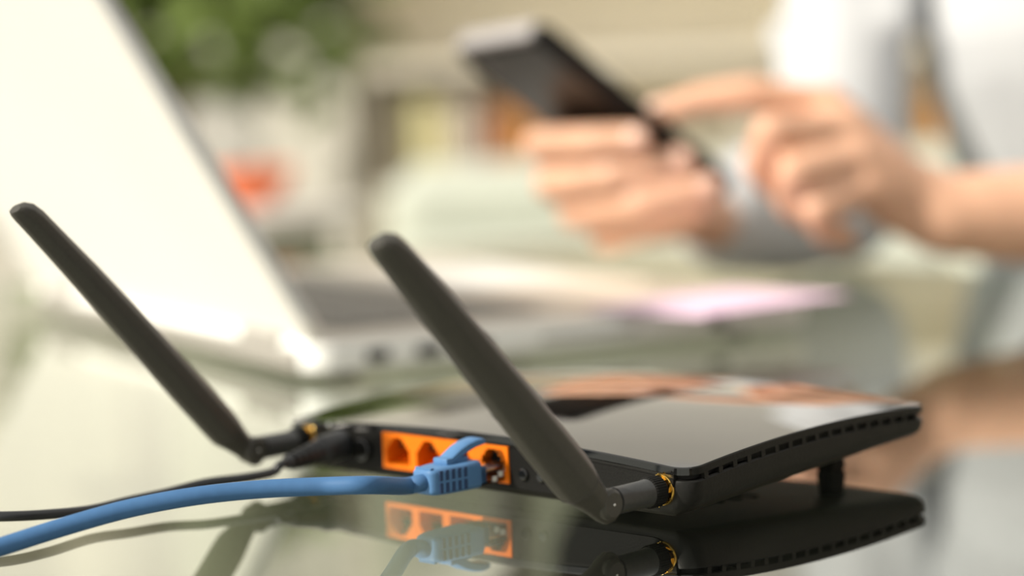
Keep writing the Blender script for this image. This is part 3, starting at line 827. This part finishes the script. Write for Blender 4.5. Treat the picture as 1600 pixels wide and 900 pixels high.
bo = link('bowl', bm, M_bowl, None, True, 40); bo.location = (stx + .005, sty - .02, stz); tag(bo, 'orange red bowl on the small white side table', 'bowl')
# shelf unit along the back wall
SY0, SY1 = 4.18, 4.38
su_ = thing('shelf_unit', 'cream open shelf unit with books along the back wall', 'shelf', (0.9, (SY0 + SY1) / 2, FLOOR))
XL, XR = bx(566, 200, SY0).x, 2.4
def sp(name, x0, x1, z0, z1, y0=SY0, y1=SY1, m=M_shelf, par=su_, bev=.003):
    bm = bmesh.new(); box(bm, ((x0 + x1) / 2 - .9, (y0 + y1) / 2 - (SY0 + SY1) / 2, (z0 + z1) / 2 - FLOOR), (x1 - x0, y1 - y0, z1 - z0), bevel=bev, seg=1); return link(name, bm, m, par)
ZS = [FLOOR + .04, -.36, -.05, .185, .42]
for z in ZS: sp('shelf_board', XL, XR, z - .012, z + .012)
for x in [XL] + [XL + (XR - XL) * k / 6 for k in (2, 4)] + [XR]: sp('upright', x - .011, x + .011, FLOOR, .43)
sp('back_board', XL, XR, FLOOR + .03, .43, SY1 - .008, SY1, M_shelf)
# tall ivory cupboard left of it
cb = thing('cupboard', 'tall ivory cupboard left of the cream shelf unit', 'cupboard', (-.7, (SY0 + SY1) / 2, FLOOR))
def cp(name, x0, x1, z0, z1, y0, y1, m, par=cb, bev=.004):
    bm = bmesh.new(); box(bm, ((x0 + x1) / 2 + .7, (y0 + y1) / 2 - (SY0 + SY1) / 2, (z0 + z1) / 2 - FLOOR), (x1 - x0, y1 - y0, z1 - z0), bevel=bev, seg=1); return link(name, bm, m, par)
CX0, CX1 = -1.15, XL - .02
cp('carcass', CX0, CX1, FLOOR, .95, SY0 + .0, SY1, M_cabinet)
n = 5
for k in range(n):
    a = CX0 + (CX1 - CX0) * k / n; b = CX0 + (CX1 - CX0) * (k + 1) / n
    d_ = cp('door', a + .003, b - .003, FLOOR + .03, .94, SY0 - .02, SY0, mat('ivory door %d' % k, ((.72, .70, .62), (.66, .64, .57), (.72, .70, .62), (.60, .59, .55), (.74, .72, .64))[k], .6))
    cp('handle', b - .03, b - .02, -.1, .05, SY0 - .034, SY0 - .022, M_chrome, cb, .002)
# books and boxes on the shelf that shows
def book(px, w, h, z, col, label, dep=.13, name='book', cat='book', lean=0.0, group=None):
    p = bx(px, 200, SY0); bm = bmesh.new()
    box(bm, (0, 0, h / 2), (w, dep, h), bevel=.002, seg=1)
    m_ = mat('book cover', col, .6)
    o = link('cover', bm, m_)
    t = thing(name, label, cat, (p.x, SY0 + .03 + dep / 2, z + .0125), 0, group)
    t.rotation_euler = (0, lean, 0)
    o.parent = t; o.name = 'cover' if name == 'book' else 'carton'
    if name == 'book':
        b2 = bmesh.new(); box(b2, (0, .002, h / 2), (w * .8, dep, h * .97)); link('pages', b2, M_white, t)
    else:
        b2 = bmesh.new(); box(b2, (0, 0, h + .004), (w * 1.04, dep * 1.02, .008), bevel=.002, seg=1); link('box_lid', b2, m_, t)
    return t
zz = -.05
bk_specs = [(594, .022, .17, (.28, .22, .14), 'dark olive brown book at the left end of the shelf'), (614, .020, .16, (.42, .36, .26), 'tan book beside the dark olive brown book'),
 (635, .026, .185, (.60, .56, .40), 'pale khaki book beside the tan book'), (660, .032, .17, (.70, .66, .32), 'yellow green book in the pale pair left of the brown box'), (690, .030, .15, (.72, .64, .40), 'straw yellow book in the middle of the shelf'),
 (722, .036, .18, (.66, .60, .50), 'cream book left of the thin purple grey book'), (752, .020, .14, (.36, .22, .24), 'thin purple grey book beside the brown orange box')]
for px, w, h, c, l in bk_specs: book(px, w, h, zz, c, l)
book(800, .078, .135, zz, (.50, .22, .07), 'brown orange storage box on the shelf behind the phone', .13, 'storage_box', 'box')
for px, w, h, c, l in ((1474, .03, .15, (.62, .30, .08), 'ochre orange book seen beside the near wrist'), (1500, .028, .15, (.10, .22, .20), 'dark teal book beside the ochre orange book'),
                       (900, .03, .17, (.55, .50, .40), 'beige book behind the phone'), (1180, .05, .15, (.6, .55, .45), 'sand coloured book behind the tapping hand')):
    book(px, w, h, zz, c, l)
# tall plant at the upper left
px_, pY = bx(318, 60, 3.35).x, 3.35
pt = thing('potted_plant', 'tall leafy green plant in a pale pot before the cupboard', 'plant', (px_ - .12, pY, FLOOR))
bm = bmesh.new(); lathe(bm, (0, 0, 0), (0, 0, 1), [(0, .11), (.01, .12), (.26, .15), (.28, .155), (.28, .14), (.25, .135)], 32, True); link('pot', bm, M_pot, pt, True, 40)
bm = bmesh.new(); lathe(bm, (0, 0, .25), (0, 0, 1), [(0, .134), (.01, .12)], 32); link('soil', bm, M_soil, pt, True, 40)
for k in range(3):
    a = k * 2.1; bm = bmesh.new(); tube(bm, [Vector((.02 * math.cos(a), .02 * math.sin(a), .25)), Vector((.05 * math.cos(a), .05 * math.sin(a), .7)), Vector((.12 * math.cos(a), .10 * math.sin(a), 1.0)), Vector((.2 * math.cos(a), .16 * math.sin(a), 1.2))], .011, 8, 5)
    link('stem', bm, M_trunk, pt, True)
bm = bmesh.new()
for k in range(640):
    th = random.random() * 2 * PI; rr_ = .29 * math.sqrt(random.random()); h = .92 + .40 * random.random()
    rr_ *= (1 - abs(h - 1.1) * 1.1)
    c = Vector((rr_ * math.cos(th) + .10, rr_ * math.sin(th) * .8, h - rr_ * .25))
    R3 = Matrix.Rotation(random.random() * 6.28, 3, 'Z') @ Matrix.Rotation(random.uniform(-1.2, 1.2), 3, 'X') @ Matrix.Rotation(random.uniform(-.6, .8), 3, 'Y')
    l, w = .085, .022
    vs = [bm.verts.new(c + R3 @ Vector(q)) for q in ((0, 0, 0), (l * .35, w, .006), (l * .75, w * .7, .002), (l, 0, -.012), (l * .75, -w * .7, .002), (l * .35, -w, .006), (l * .5, 0, -.004))]
    for i in range(6): bm.faces.new((vs[i], vs[(i + 1) % 6], vs[6]))
fo = link('foliage', bm, M_leaf, pt, True); fo['kind'] = 'stuff'
